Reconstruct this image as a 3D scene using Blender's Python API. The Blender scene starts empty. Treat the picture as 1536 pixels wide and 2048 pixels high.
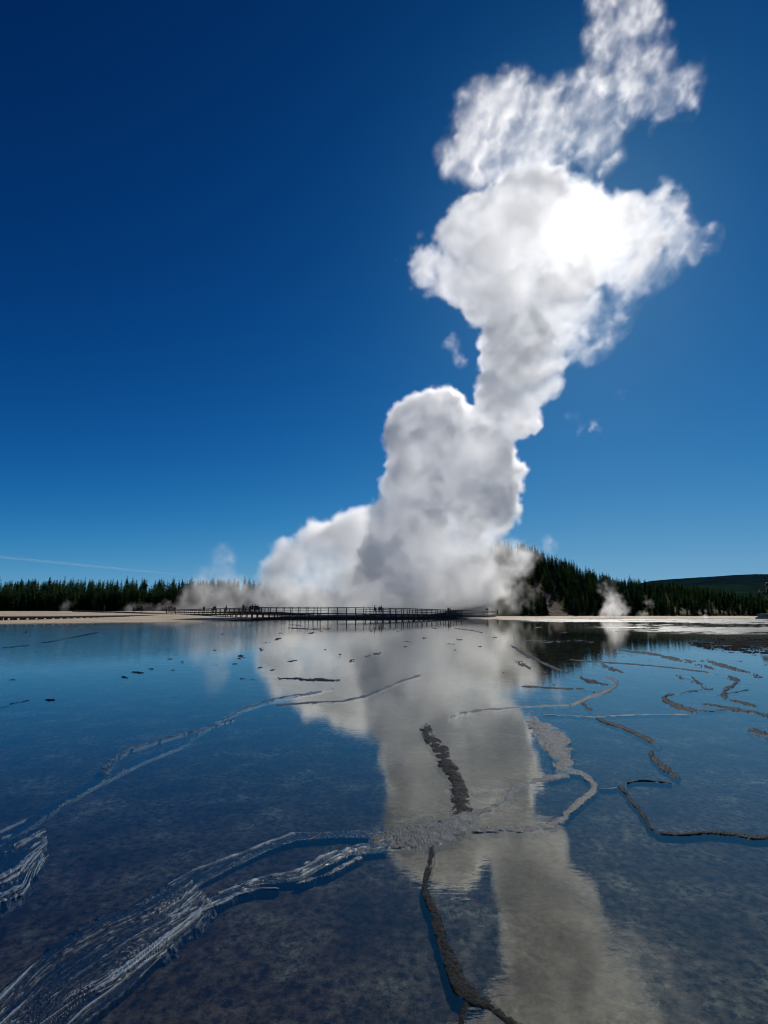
import bpy, bmesh, math, random
import numpy as np
from mathutils import Vector, Matrix
C = bpy.context; S = C.scene; R = math.radians

# ------------------------------------------------------------------ camera
PITCH = R(10.94); F = 1024.0; CAMH = 1.5
cam = bpy.data.cameras.new('camera'); co = bpy.data.objects.new('camera', cam); S.collection.objects.link(co)
cam.sensor_fit = 'VERTICAL'; cam.sensor_height = 36; cam.sensor_width = 27; cam.lens = 18
cam.clip_end = 30000; cam.clip_start = .05
co.location = (0, 0, CAMH); co.rotation_euler = (R(90) + PITCH, 0, 0); S.camera = co

def ray(px, py):
    x = (px - 768) / F; v = (1024 - py) / F
    return Vector((x, math.cos(PITCH) - v * math.sin(PITCH), math.sin(PITCH) + v * math.cos(PITCH)))
def at(px, py, Y):
    d = ray(px, py); t = Y / d.y
    return Vector((d.x * t, Y, CAMH + d.z * t)), t
def gnd(px, py, z=0.):
    px = np.asarray(px, float); py = np.asarray(py, float)
    x = (px - 768) / F; v = (1024 - py) / F
    dy = math.cos(PITCH) - v * math.sin(PITCH); dz = math.sin(PITCH) + v * math.cos(PITCH)
    t = (z - CAMH) / dz
    return x * t, dy * t

# ------------------------------------------------------------------ sky and sun
sd = ray(1165, 452).normalized()
SE = math.asin(sd.z); SA = math.atan2(sd.x, sd.y)
w = bpy.data.worlds.new('World'); S.world = w; w.use_nodes = True; nt = w.node_tree
sky = nt.nodes.new('ShaderNodeTexSky'); sky.sky_type = 'NISHITA'; sky.sun_disc = False
sky.sun_elevation = SE; sky.sun_rotation = SA; sky.altitude = 2200; sky.air_density = .5; sky.dust_density = .5; sky.ozone_density = 6
sp = nt.nodes.new('ShaderNodeSeparateColor'); cb = nt.nodes.new('ShaderNodeCombineColor')
nt.links.new(sky.outputs[0], sp.inputs[0])
for i, (g, a_, b_) in enumerate(((3., 18., 90.), (2., 5.7, 12.8), (2., 5.3, 8.4))):      # deep, polarised-looking mountain sky: a tone curve per channel
    p_ = nt.nodes.new('ShaderNodeMath'); p_.operation = 'POWER'; p_.inputs[1].default_value = g
    q_ = nt.nodes.new('ShaderNodeMath'); q_.operation = 'MULTIPLY_ADD'; q_.inputs[1].default_value = b_; q_.inputs[2].default_value = 1
    n_ = nt.nodes.new('ShaderNodeMath'); n_.operation = 'MULTIPLY'; n_.inputs[1].default_value = a_ * 10
    d_ = nt.nodes.new('ShaderNodeMath'); d_.operation = 'DIVIDE'
    m_ = nt.nodes.new('ShaderNodeMath'); m_.operation = 'MULTIPLY'; m_.inputs[1].default_value = .1; nt.links.new(sp.outputs[i], m_.inputs[0])
    nt.links.new(m_.outputs[0], p_.inputs[0]); nt.links.new(p_.outputs[0], q_.inputs[0]); nt.links.new(p_.outputs[0], n_.inputs[0])
    nt.links.new(n_.outputs[0], d_.inputs[0]); nt.links.new(q_.outputs[0], d_.inputs[1]); nt.links.new(d_.outputs[0], cb.inputs[i])
bg = nt.nodes['Background']; nt.links.new(cb.outputs[0], bg.inputs[0]); bg.inputs[1].default_value = .1
sun = bpy.data.lights.new('sun', 'SUN'); sun.energy = 4.9; sun.angle = R(.53); sun.color = (1, .95, .88)
so = bpy.data.objects.new('sun', sun); S.collection.objects.link(so); so.rotation_euler = (-sd).to_track_quat('-Z', 'Y').to_euler()
S.view_settings.view_transform = 'Standard'; S.view_settings.look = 'None'; S.view_settings.exposure = 0
cy = S.cycles; cy.use_adaptive_sampling = True; cy.adaptive_threshold = .04; cy.time_limit = 800
cy.max_bounces = 20; cy.volume_bounces = 18; cy.transparent_max_bounces = 16; cy.diffuse_bounces = 3; cy.glossy_bounces = 4
cy.use_denoising = True; cy.pixel_filter_type = 'BLACKMAN_HARRIS'; cy.filter_width = 1.05; cy.volume_step_rate = 1; cy.volume_max_steps = 256; cy.sample_clamp_indirect = 4

# ------------------------------------------------------------------ helpers
def tag(o, label=None, cat=None, group=None, kind=None):
    if label: o['label'] = label
    if cat: o['category'] = cat
    if group: o['group'] = group
    if kind: o['kind'] = kind
    return o
def link(o, parent=None):
    S.collection.objects.link(o)
    if parent is not None: o.parent = parent
    return o
def mesh_obj(name, V, Fc, mat=None, parent=None, smooth=False):
    me = bpy.data.meshes.new(name); me.from_pydata([tuple(v) for v in V] if not isinstance(V, np.ndarray) else V.tolist(), [], Fc if not isinstance(Fc, np.ndarray) else Fc.tolist())
    if smooth: me.polygons.foreach_set('use_smooth', [True] * len(me.polygons))
    if mat: me.materials.append(mat)
    me.update()
    return link(bpy.data.objects.new(name, me), parent)
def empty(name, loc, rz=0):
    o = bpy.data.objects.new(name, None); o.location = loc; o.rotation_euler = (0, 0, rz); o.empty_display_size = .2
    return link(o)
def h3(ix, iy, iz, seed):
    n = (ix * 374761393 + iy * 668265263 + iz * 2147483647 + seed * 1274126177) & 0xffffffff
    n = ((n ^ (n >> 13)) * 1274126177) & 0xffffffff
    return ((n ^ (n >> 16)) & 0xffff) / 65535.
def vnoise(x, y, seed=0):
    x = np.asarray(x, float); y = np.asarray(y, float)
    ix = np.floor(x).astype(np.int64); iy = np.floor(y).astype(np.int64); fx = x - ix; fy = y - iy
    fx = fx * fx * (3 - 2 * fx); fy = fy * fy * (3 - 2 * fy); z = np.zeros_like(ix)
    a = h3(ix, iy, z, seed); b = h3(ix + 1, iy, z, seed); c = h3(ix, iy + 1, z, seed); d = h3(ix + 1, iy + 1, z, seed)
    return (a * (1 - fx) + b * fx) * (1 - fy) + (c * (1 - fx) + d * fx) * fy
def fbm(x, y, seed=0, o=4, g=.5):
    s = 0; a = 1; t = 0
    for i in range(o):
        s = s + a * vnoise(x * 2 ** i + 17.3 * i, y * 2 ** i - 9.1 * i, seed + i); t += a; a *= g
    return s / t
def interp(x, pts):
    return np.interp(x, [p[0] for p in pts], [p[1] for p in pts])
def grid_faces(nx, ny):
    i = np.arange(nx * ny).reshape(ny, nx)
    return np.stack([i[:-1, :-1], i[:-1, 1:], i[1:, 1:], i[1:, :-1]], -1).reshape(-1, 4)

# ------------------------------------------------------------------ materials
def mat_new(name):
    m = bpy.data.materials.new(name); m.use_nodes = True; t = m.node_tree
    return m, t, t.nodes['Principled BSDF'], t.nodes['Material Output']
def noise_node(t, scale, detail=4, rough=.55, vec=None, dist=0., scl=None):
    n = t.nodes.new('ShaderNodeTexNoise'); n.inputs['Scale'].default_value = scale; n.inputs['Detail'].default_value = detail
    n.inputs['Roughness'].default_value = rough; n.inputs['Distortion'].default_value = dist
    g = t.nodes.new('ShaderNodeNewGeometry'); src = g.outputs['Position']
    if vec: src = t.nodes.new('ShaderNodeTexCoord').outputs[vec]
    if scl:
        m = t.nodes.new('ShaderNodeMapping'); m.inputs['Scale'].default_value = scl; t.links.new(src, m.inputs[0]); src = m.outputs[0]
    t.links.new(src, n.inputs['Vector']); return n.outputs[0]
def ramp(t, src, stops):
    r = t.nodes.new('ShaderNodeValToRGB'); e = r.color_ramp.elements
    while len(e) < len(stops): e.new(.5)
    for k, (p, c) in zip(e, stops): k.position = p; k.color = (*c, 1) if len(c) == 3 else c
    t.links.new(src, r.inputs[0]); return r.outputs[0]
def bump(t, src, strength, dist, b):
    n = t.nodes.new('ShaderNodeBump'); n.inputs['Strength'].default_value = strength; n.inputs['Distance'].default_value = dist
    t.links.new(src, n.inputs['Height']); t.links.new(n.outputs[0], b.inputs['Normal']); return n
def simple(name, c1, c2, scale, rough=.8, bmp=0, bd=.02, det=4, spec=.5):
    m, t, b, o = mat_new(name)
    n = noise_node(t, scale, det)
    t.links.new(ramp(t, n, [(.3, c1), (.7, c2)]), b.inputs['Base Color'])
    b.inputs['Roughness'].default_value = rough; b.inputs['Specular IOR Level'].default_value = spec
    if bmp: bump(t, n, bmp, bd, b)
    return m

# ground: dark algal mat under the water, pale sinter above it
M_ground, t, b, o = mat_new('ground')
g = t.nodes.new('ShaderNodeNewGeometry'); sx = t.nodes.new('ShaderNodeSeparateXYZ'); t.links.new(g.outputs['Position'], sx.inputs[0])
mr = t.nodes.new('ShaderNodeMapRange'); mr.inputs[1].default_value = -.008; mr.inputs[2].default_value = .05; t.links.new(sx.outputs[2], mr.inputs[0])
under = ramp(t, noise_node(t, 1.9, 10, .74, dist=.3), [(.32, (.013, .009, .006)), (.44, (.072, .045, .028)), (.54, (.115, .086, .056)), (.66, (.26, .235, .17))])
under2 = ramp(t, noise_node(t, 22, 8, .78), [(.40, (.15, .14, .13)), (.60, (2.4, 2.3, 2.1))])
mu = t.nodes.new('ShaderNodeMix'); mu.data_type = 'RGBA'; mu.blend_type = 'MULTIPLY'; mu.inputs[0].default_value = 1
t.links.new(under, mu.inputs[6]); t.links.new(under2, mu.inputs[7])
over = ramp(t, noise_node(t, .35, 7, .65, scl=(.25, 1.6, 1)), [(.3, (.20, .155, .10)), (.5, (.30, .245, .18)), (.7, (.42, .38, .32))])
mx = t.nodes.new('ShaderNodeMix'); mx.data_type = 'RGBA'; t.links.new(mr.outputs[0], mx.inputs[0]); t.links.new(mu.outputs[2], mx.inputs[6]); t.links.new(over, mx.inputs[7])
t.links.new(mx.outputs[2], b.inputs['Base Color']); b.inputs['Roughness'].default_value = .85; b.inputs['Specular IOR Level'].default_value = .2
bump(t, noise_node(t, 3, 8, .7), .5, .02, b)

# water: mirror-still film, see-through at steep angles
M_water, t, b, o = mat_new('water'); t.nodes.remove(b)
F0 = .12            # Schlick reflectance, the same from above and below since the film does not bend rays
wg = t.nodes.new('ShaderNodeNewGeometry'); wd = t.nodes.new('ShaderNodeVectorMath'); wd.operation = 'DOT_PRODUCT'; t.links.new(wg.outputs['Incoming'], wd.inputs[0])
def wm(op, a, b=None):
    m = t.nodes.new('ShaderNodeMath'); m.operation = op
    for i, q in enumerate((a, b)):
        if q is None: continue
        if hasattr(q, 'node'): t.links.new(q, m.inputs[i])
        else: m.inputs[i].default_value = q
    return m.outputs[0]
wf = wm('ADD', wm('MULTIPLY', wm('POWER', wm('SUBTRACT', 1., wm('ABSOLUTE', wd.outputs['Value'])), 5.), 1 - F0), F0)
gl = t.nodes.new('ShaderNodeBsdfGlossy'); gl.inputs['Roughness'].default_value = .012; gl.inputs[0].default_value = (1, .97, .88, 1)
tr = t.nodes.new('ShaderNodeBsdfTransparent'); tr.inputs[0].default_value = (.80, .86, .84, 1)
ms = t.nodes.new('ShaderNodeMixShader'); t.links.new(wf, ms.inputs[0])
wt = t.nodes.new('ShaderNodeMix'); wt.data_type = 'RGBA'; wt.inputs[6].default_value = (.97, .98, .84, 1); wt.inputs[7].default_value = (1, .99, .96, 1)     # steep reflection tinted warm to mute the sky blue in it
t.links.new(wm('POWER', wm('SUBTRACT', 1., wm('ABSOLUTE', wd.outputs['Value'])), 2.5), wt.inputs[0]); t.links.new(wt.outputs[2], gl.inputs[0]); t.links.new(tr.outputs[0], ms.inputs[1]); t.links.new(gl.outputs[0], ms.inputs[2])
t.links.new(ms.outputs[0], o.inputs[0])
# wind-ruffled zone on the far left: finer ripples there
g = t.nodes.new('ShaderNodeNewGeometry'); sx = t.nodes.new('ShaderNodeSeparateXYZ'); t.links.new(g.outputs['Position'], sx.inputs[0])
def mrange(src, a, b, c, d):
    m = t.nodes.new('ShaderNodeMapRange'); m.interpolation_type = 'SMOOTHSTEP'
    for i, v in enumerate((a, b, c, d)): m.inputs[i + 1].default_value = v
    t.links.new(src, m.inputs[0]); return m.outputs[0]
mu = t.nodes.new('ShaderNodeMath'); mu.operation = 'MULTIPLY'; t.links.new(mrange(sx.outputs[0], -4, -11, 0, 1), mu.inputs[0]); t.links.new(mrange(sx.outputs[1], 7, 24, 0, 1), mu.inputs[1])
gl.inputs['Roughness'].default_value = .02
add = t.nodes.new('ShaderNodeMath'); add.operation = 'ADD'
t.links.new(noise_node(t, 1.0, 2, .5, scl=(1, 2.2, 1)), add.inputs[0]); t.links.new(noise_node(t, 9, 3, .6, scl=(.8, 2, 1)), add.inputs[1])
bn = t.nodes.new('ShaderNodeBump'); bn.inputs['Strength'].default_value = .35; bn.inputs['Distance'].default_value = .0012
t.links.new(add.outputs[0], bn.inputs['Height'])
b2 = t.nodes.new('ShaderNodeBump'); b2.inputs['Distance'].default_value = .006; t.links.new(mu.outputs[0], b2.inputs['Strength'])
t.links.new(noise_node(t, 7, 3, .6, scl=(.7, 1.6, 1)), b2.inputs['Height']); t.links.new(b2.outputs[0], bn.inputs['Normal'])
t.links.new(bn.outputs[0], gl.inputs['Normal']); t.links.new(bn.outputs[0], wd.inputs[1])

def rim_mat(name, c1, c2, rough, bs, bscale=60, spec=.5):
    m, t, b, o = mat_new(name)
    n = noise_node(t, bscale, 6, .7)
    t.links.new(ramp(t, noise_node(t, 14, 6, .7), [(.3, c1), (.65, c2)]), b.inputs['Base Color'])
    t.links.new(ramp(t, n, [(.35, (rough * .5,) * 3), (.65, (min(1, rough * 1.4),) * 3)]), b.inputs['Roughness'])
    bump(t, n, bs, .01, b); b.inputs['Specular IOR Level'].default_value = spec
    return m
M_rim = rim_mat('pale_sinter', (.04, .046, .044), (.20, .22, .21), .5, .8)
M_rimdark = rim_mat('dark_sinter', (.006, .006, .006), (.028, .027, .026), .55, .8, spec=.1)  # shade on the backlit ridge sides put into this darker colour
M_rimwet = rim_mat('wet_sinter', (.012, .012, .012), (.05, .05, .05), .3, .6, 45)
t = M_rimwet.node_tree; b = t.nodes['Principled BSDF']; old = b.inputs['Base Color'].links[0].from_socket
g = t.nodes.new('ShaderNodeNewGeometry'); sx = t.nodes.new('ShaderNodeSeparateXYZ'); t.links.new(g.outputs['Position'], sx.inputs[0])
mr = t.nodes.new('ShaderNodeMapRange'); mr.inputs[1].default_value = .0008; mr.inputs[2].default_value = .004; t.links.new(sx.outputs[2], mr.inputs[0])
mx = t.nodes.new('ShaderNodeMix'); mx.data_type = 'RGBA'; t.links.new(mr.outputs[0], mx.inputs[0]); t.links.new(old, mx.inputs[6]); mx.inputs[7].default_value = (.40, .53, .60, 1); t.links.new(mx.outputs[2], b.inputs['Base Color'])  # sky glint on the crests put into the colour, pale blue by height
M_bank = simple('dark_bank', (.025, .023, .022), (.07, .066, .06), 1.2, .9, .6, .05, spec=0)
M_flat = rim_mat('runoff_sinter', (.02, .02, .02), (.12, .115, .105), .5, 1., 5, spec=.12)
M_wood = simple('weathered_wood', (.05, .042, .034), (.12, .10, .085), 9, .8, .3, .005)
M_woodpale = simple('pale_wood', (.28, .26, .22), (.45, .42, .38), 9, .7, .3, .005)
M_bark = simple('bark', (.05, .035, .025), (.11, .085, .065), 6, .9)
def needle(name, c1, c2):
    m, t, b, o = mat_new(name)
    t.links.new(ramp(t, noise_node(t, 1.3, 3), [(.35, c1), (.65, c2)]), b.inputs['Base Color'])
    b.inputs['Roughness'].default_value = .85; b.inputs['Specular IOR Level'].default_value = 0
    return m
M_need = [needle('needles_dark', (.008, .026, .007), (.026, .058, .016)), needle('needles_olive', (.018, .036, .009), (.045, .070, .018)), needle('needles_blue', (.008, .026, .014), (.024, .050, .026))]
M_hill = simple('hillside', (.018, .020, .010), (.05, .05, .028), .12, .95, .8, .4, 8, 0)
M_scree = simple('scree', (.07, .06, .05), (.14, .125, .105), .6, .95, .8, .3, 8, 0)

# ------------------------------------------------------------------ terrain
SHORE = [(-400, 58), (-46, 61), (-30, 73), (-18, 86), (0, 88), (16, 97), (23, 101), (33, 103), (60, 104), (400, 104)]
CREST = [(770, 1229), (830, 1229), (880, 1185), (940, 1140), (985, 1116), (1040, 1121), (1070, 1135), (1110, 1153), (1160, 1170), (1210, 1178), (1270, 1187), (1320, 1195), (1380, 1206), (1440, 1214), (1536, 1221), (1700, 1222)]
CY = 240.
_cx = [at(p, q, CY)[0].x for p, q in CREST]; _cz = [max(0, at(p, q, CY)[0].z) for p, q in CREST]
def hill_z(x, Y):
    x = np.asarray(x, float); Y = np.asarray(Y, float)
    cz = np.interp(x, _cx, _cz)
    k = np.clip((Y - 138) / (CY - 138), 0, 1); k = k * k * (3 - 2 * k)
    bk = 1 - .55 * np.clip((Y - CY) / 120, 0, 1)
    return cz * k * bk + (fbm(x * .06, Y * .06, 5) - .5) * 4 * k * np.clip(cz / 6, 0, 1)
def ground_z(x, Y):
    x = np.asarray(x, float); Y = np.asarray(Y, float)
    d = Y - interp(x, SHORE)
    left = np.clip((-x - 8) / 22, 0, 1)
    rl = interp(d, [(-200, -.034), (-6, -.030), (0, -.006), (1, .04), (12, .10), (22, .16), (40, .34), (70, .85), (110, 1.3), (180, 1.5), (9000, 1.5)])
    rr = interp(d, [(-200, -.034), (-6, -.030), (0, -.006), (1, .04), (15, .10), (40, .12), (9000, .3)])
    z = rl * left + rr * (1 - left)
    rm = interp(d, [(-200, -.034), (-6, -.030), (0, -.006), (1, .10), (7, .16), (11, .20), (40, .22), (80, .3), (9000, .3)])
    mid = np.clip((x + 34) / 12, 0, 1) * np.clip((34 - x) / 14, 0, 1)
    z = z * (1 - mid) + rm * mid + np.clip((Y - 236) / 80, 0, 1) * np.clip((-x - 20) / 60, 0, 1) * 10
    z = z + np.where(d > 1, (fbm(x * .15, Y * .3, 8) - .5) * .12 * np.clip(d / 10, 0, 1), (fbm(x * 1.5, Y * 1.5, 9, 3) - .5) * .014)
    return z + np.where((Y > 138) & (x > -60), hill_z(x, Y), 0)
def axis(lo, fine0, fine1, step, hi, g=1.25):
    a = list(np.arange(fine0, fine1 + step, step)); s = step
    v = a[-1]
    while v < hi: s *= g; v += s; a.append(v)
    s = step; v = a[0]
    while v > lo: s *= g; v -= s; a.insert(0, v)
    return np.array(a)
xs = axis(-12000, -150, 200, 2.0, 12000); ys = axis(-400, 0, 320, 1.6, 14000)
X, Y = np.meshgrid(xs, ys); Z = ground_z(X, Y)
ground = mesh_obj('ground', np.stack([X, Y, Z], -1).reshape(-1, 3), grid_faces(len(xs), len(ys)), M_ground, smooth=True)
tag(ground, kind='structure')
# hill slope gets its own material by face
ground.data.materials.append(M_hill); ground.data.materials.append(M_scree); ground.data.materials.append(M_bank)
cen = np.empty(len(ground.data.polygons) * 3, np.float32); ground.data.polygons.foreach_get('center', cen); cen = cen.reshape(-1, 3)
onhill = (cen[:, 1] > 141 + 6 * (fbm(cen[:, 0] * .2, cen[:, 1] * .2, 3) - .5)) & (cen[:, 0] > -60) | (cen[:, 1] > 215)
dsh = cen[:, 1] - interp(cen[:, 0], SHORE)
midb = (dsh > -1) & (cen[:, 0] > -24 + 6 * (fbm(cen[:, 0] * .3, cen[:, 1] * .3, 6) - .5)) & (cen[:, 0] < 17) & (cen[:, 1] < 130)  # bank along the railing: its shade put into a darker material
sc_ = (np.abs(cen[:, 0] - 50 - (cen[:, 1] - 150) * .12 + 8 * (fbm(cen[:, 0] * .1, cen[:, 1] * .1, 2) - .5)) < 4.2 - (cen[:, 1] - 140) * .07) & (cen[:, 1] < 185)
s2 = (fbm(cen[:, 0] * .05, cen[:, 1] * .05, 12) > .63) & (cen[:, 0] > 85) & (cen[:, 1] < 235)
ground.data.polygons.foreach_set('material_index', np.where(onhill, np.where(sc_ | s2, 2, 1), np.where(midb, 3, 0)).astype(np.int32))

wa = mesh_obj('water', [(-400, -60, 0), (400, -60, 0), (400, 112, 0), (-400, 112, 0)], [(0, 1, 2, 3)], M_water)
tag(wa, kind='structure')

# far ridge on the right, forested
M_far = simple('far_forest', (.003, .011, .016), (.008, .020, .026), .01, .95, 1., 6, 9, 0)
def far_hill(name, prof, Y0, Y1, mat, amp):
    P = [(at(p, q, Y1)[0].x, at(p, q, Y1)[0].z) for p, q in prof]
    xs = np.linspace(P[0][0], P[-1][0], 420); ys = np.linspace(Y0, Y1 + (Y1 - Y0) * .5, 40)
    X, Y = np.meshgrid(xs, ys); k = np.clip((Y - Y0) / (Y1 - Y0), 0, 1); k2 = np.sin(np.clip(k, 0, 1) * math.pi / 2)
    back = 1 - .5 * np.clip((Y - Y1) / (Y1 - Y0), 0, 1)
    Z = interp(X, P) * k2 * back + (fbm(X * .004, Y * .004, 4, 3) - .5) * amp * 3 * (1 - np.abs(2 * k - 1)) + vnoise(X * .1, Y * .05, 6) * amp * .3
    return tag(mesh_obj(name, np.stack([X, Y, Z], -1).reshape(-1, 3), grid_faces(len(xs), len(ys)), mat), kind='structure')
far_hill('far_hills', [(1150, 1205), (1230, 1180), (1300, 1163), (1380, 1157), (1450, 1153), (1540, 1153), (1800, 1160), (2100, 1190)], 1300, 2600, M_far, 12)
far_hill('middle_hill', [(1180, 1215), (1260, 1188), (1330, 1176), (1400, 1172), (1470, 1178), (1540, 1186), (1700, 1195), (1900, 1210)], 520, 900, simple('mid_forest', (.004, .014, .011), (.011, .026, .020), .03, .95, 1., 3, 9, 0), 6)

# ------------------------------------------------------------------ mineral ridges standing out of the shallow water
def resample(P, n):
    P = np.array(P, float); d = np.r_[0, np.cumsum(np.hypot(np.diff(P[:, 0]), np.diff(P[:, 1])))]
    s = np.linspace(0, d[-1], n)
    # smooth (Catmull-like) by interpolating then filtering
    Q = np.stack([np.interp(s, d, P[:, k]) for k in range(P.shape[1])], 1)
    return Q, d[-1]
def strip(name, U, Lo, H, mat, seed, label, mode='rough', group=None, ns=None, ntr=None, skirt=.035, cat='mineral ridge'):
    Lpx = max(resample(U, 2)[1], resample(Lo, 2)[1]); ns = ns or int(max(14, min(700, Lpx / 1.3)))
    A, _ = resample(U, ns); B, _ = resample(Lo, ns)
    k = 5
    ker = np.ones(2 * k + 1) / (2 * k + 1)
    if ns > 30:
        for Q in (A, B):
            for c in (0, 1): Q[:, c] = np.convolve(np.pad(Q[:, c], k, 'edge'), ker, 'valid')
    Wpx = np.hypot(*(A - B).T).mean(); ntr = ntr or int(max(7, min(150, Wpx / 1.0)))
    tt = np.linspace(-.25, 1.25, ntr)
    px = A[:, None, 0] * (1 - tt) + B[:, None, 0] * tt; py = A[:, None, 1] * (1 - tt) + B[:, None, 1] * tt
    py = np.maximum(py, 1227)
    x, y = gnd(px, py)
    ds = np.r_[0, np.cumsum(np.hypot(np.diff(x[:, ntr // 2]), np.diff(y[:, ntr // 2])))][:, None] + 0 * x
    w = np.hypot(x[:, -1] - x[:, 0], y[:, -1] - y[:, 0])[:, None]; tw = tt[None] * w
    dist = y.mean(); f = 1 / max(.02, .0045 * dist)          # detail size follows real nodules seen at this distance
    te = np.abs(2 * tt[None] - 1) + (fbm(x * f * .22, y * f * .22, seed + 21, 4, .65) - .5) * (2.0 if mode == 'rough' else .6)
    prof = np.clip(1 - np.clip(te, 0, 9) ** 2.2, -1.2, 1)
    end = np.clip(np.minimum(ds, ds[-1:] - ds) / (w * .6 + 1e-6), 0, 1) ** .5
    Wm = Wpx
    if Wm < 7.5 and ns > 20: end = end * np.clip((fbm(ds / (w.mean() * 9) , ds * 0, seed + 40, 3) - .40) * 9, 0, 1)      # thin rims come and go
    if mode == 'rough':
        n = fbm(x * f * .35, y * f * .35, seed, 5, .6); n2 = 1 - np.abs(2 * fbm(x * f, y * f, seed + 9, 3) - 1)
        H = H * .28; z = H * (prof * end * 1.0 + (n - .5) * 2.6 + (n2 - .7) * 1.6 - .25)
    else:       # long braided crests that run with the strip
        wob = (fbm(ds * 1.1, tw * .8, seed + 3, 3) - .5) * w * .5
        n = np.maximum(1 - np.abs(2 * fbm(ds * .8, (tw + wob) / w * mode, seed, 4, .55) - 1), .97 * (1 - np.abs(2 * fbm(ds * 1.3 + 9, (tw - wob) / w * mode * 1.9, seed + 5, 4, .5) - 1)))
        n2 = fbm(x * f * .6, y * f * .6, seed + 7, 4, .6)
        z = H * (np.clip(prof, -1, .5) * end * .35 + (n ** 15) * 1.45 * np.clip(fbm(ds * 1.5, tw * 4, seed + 61, 3) * 2.2 - .2, .5, 1.15) - .56 + (n2 - .5) * .55)
    edge = np.clip(1 - np.maximum((te - 1.0) * 3.5, (np.abs(2 * tt[None] - 1) - 1) * 2.4), 0, 1)
    z = np.where(edge < 1, z * edge - .06 * (1 - edge), z)
    z = np.maximum(z, -.06)
    V = np.stack([x, y, z], -1).reshape(-1, 3)
    o = mesh_obj(name, V, grid_faces(ntr, ns), mat, smooth=True)
    return tag(o, label, cat, group)
def ridge(P, H, mat, seed, label, name='mineral_ridge', group=None, mode='rough', cat='mineral ridge'):
    P = np.array(P, float); Q, L = resample(P, max(8, int(L0(P) / 4)))
    T = np.gradient(Q[:, :2], axis=0); T /= np.hypot(*T.T)[:, None] + 1e-9
    Nn = np.stack([-T[:, 1], T[:, 0]], 1); w = Q[:, 2:3] / 2
    return strip(name, (Q[:, :2] - Nn * w).tolist(), (Q[:, :2] + Nn * w).tolist(), H, mat, seed, label, mode, group, cat=cat)
def L0(P): return np.hypot(np.diff(P[:, 0]), np.diff(P[:, 1])).sum()

ridge([(845, 1450, 20), (853, 1460, 24), (860, 1478, 24), (876, 1497, 30), (888, 1507, 30), (886, 1522, 30), (903, 1543, 34), (914, 1569, 34), (922, 1600, 40), (925, 1630, 44)], .035, M_rimdark, 1, 'dark knobbly ridge zigzagging up through the steam reflection to a blunt tip')
ridge([(1060, 1434, 20), (1066, 1446, 30), (1082, 1462, 40), (1105, 1480, 56), (1121, 1498, 52), (1126, 1520, 44), (1131, 1548, 40)], .035, M_rim, 2, 'broad crusty grey slab of sinter, widest of the ridges right of the steam reflection')
ridge([(1140, 1549, 14), (1092, 1556, 14), (1053, 1567, 13), (1026, 1577, 16), (1016, 1600, 14), (981, 1617, 12), (940, 1630, 16)], .018, M_rim, 3, 'thin pale ridge curving left from the broad slab to the dark zigzag ridge')
ridge([(1023, 1579, 6), (985, 1581, 6), (945, 1584, 6)], .01, M_rim, 4, 'hair-thin pale line closing the top of the small pool beside the zigzag ridge')
ridge([(1138, 1541, 12), (1165, 1550, 14), (1190, 1568, 17), (1188, 1582, 15), (1170, 1596, 15), (1147, 1614, 18), (1124, 1638, 18), (1098, 1652, 14), (1066, 1660, 14), (1020, 1658, 12), (975, 1659, 12), (930, 1660, 14)], .020, M_rim, 5, 'pale crusted ridge looping round the oval pool right of the reflection')
strip('mineral_ridge', [(945, 1615), (905, 1635), (860, 1645), (800, 1655), (735, 1660)], [(945, 1655), (895, 1682), (870, 1692), (800, 1696), (735, 1700)], .028, M_rim, 6, 'wide nubbly grey bank where all the ridges meet, centre foreground')
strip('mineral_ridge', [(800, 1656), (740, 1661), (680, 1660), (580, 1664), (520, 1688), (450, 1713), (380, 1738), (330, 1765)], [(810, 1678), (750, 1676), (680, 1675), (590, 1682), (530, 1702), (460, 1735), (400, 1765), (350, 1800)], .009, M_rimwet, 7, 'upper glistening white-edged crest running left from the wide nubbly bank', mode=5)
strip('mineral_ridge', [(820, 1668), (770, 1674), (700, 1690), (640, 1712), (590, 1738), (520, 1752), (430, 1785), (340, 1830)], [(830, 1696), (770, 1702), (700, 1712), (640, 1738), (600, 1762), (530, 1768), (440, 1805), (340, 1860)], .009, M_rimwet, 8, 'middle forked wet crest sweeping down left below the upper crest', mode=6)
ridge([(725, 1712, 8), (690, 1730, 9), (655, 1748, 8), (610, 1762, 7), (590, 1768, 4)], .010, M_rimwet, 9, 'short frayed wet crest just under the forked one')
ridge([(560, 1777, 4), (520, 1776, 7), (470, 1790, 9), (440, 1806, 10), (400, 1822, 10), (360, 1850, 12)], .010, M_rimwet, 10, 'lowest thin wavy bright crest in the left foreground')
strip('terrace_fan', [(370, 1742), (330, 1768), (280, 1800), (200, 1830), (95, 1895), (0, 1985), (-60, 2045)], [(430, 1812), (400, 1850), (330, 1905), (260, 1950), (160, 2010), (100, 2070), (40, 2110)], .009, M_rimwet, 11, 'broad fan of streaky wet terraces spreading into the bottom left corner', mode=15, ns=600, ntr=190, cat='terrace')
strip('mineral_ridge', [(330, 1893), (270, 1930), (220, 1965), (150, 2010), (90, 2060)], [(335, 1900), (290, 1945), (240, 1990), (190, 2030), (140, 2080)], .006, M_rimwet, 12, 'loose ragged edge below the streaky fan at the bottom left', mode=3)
ridge([(862, 1690, 10), (864, 1708, 12), (857, 1738, 14), (849, 1770, 12), (853, 1792, 16), (870, 1832, 22), (885, 1882, 26), (905, 1932, 32), (922, 1975, 38), (955, 2003, 28), (990, 2020, 24), (1040, 2060, 30)], .016, M_rimdark, 13, 'long black ridge winding down to the bottom edge in the middle')
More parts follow.
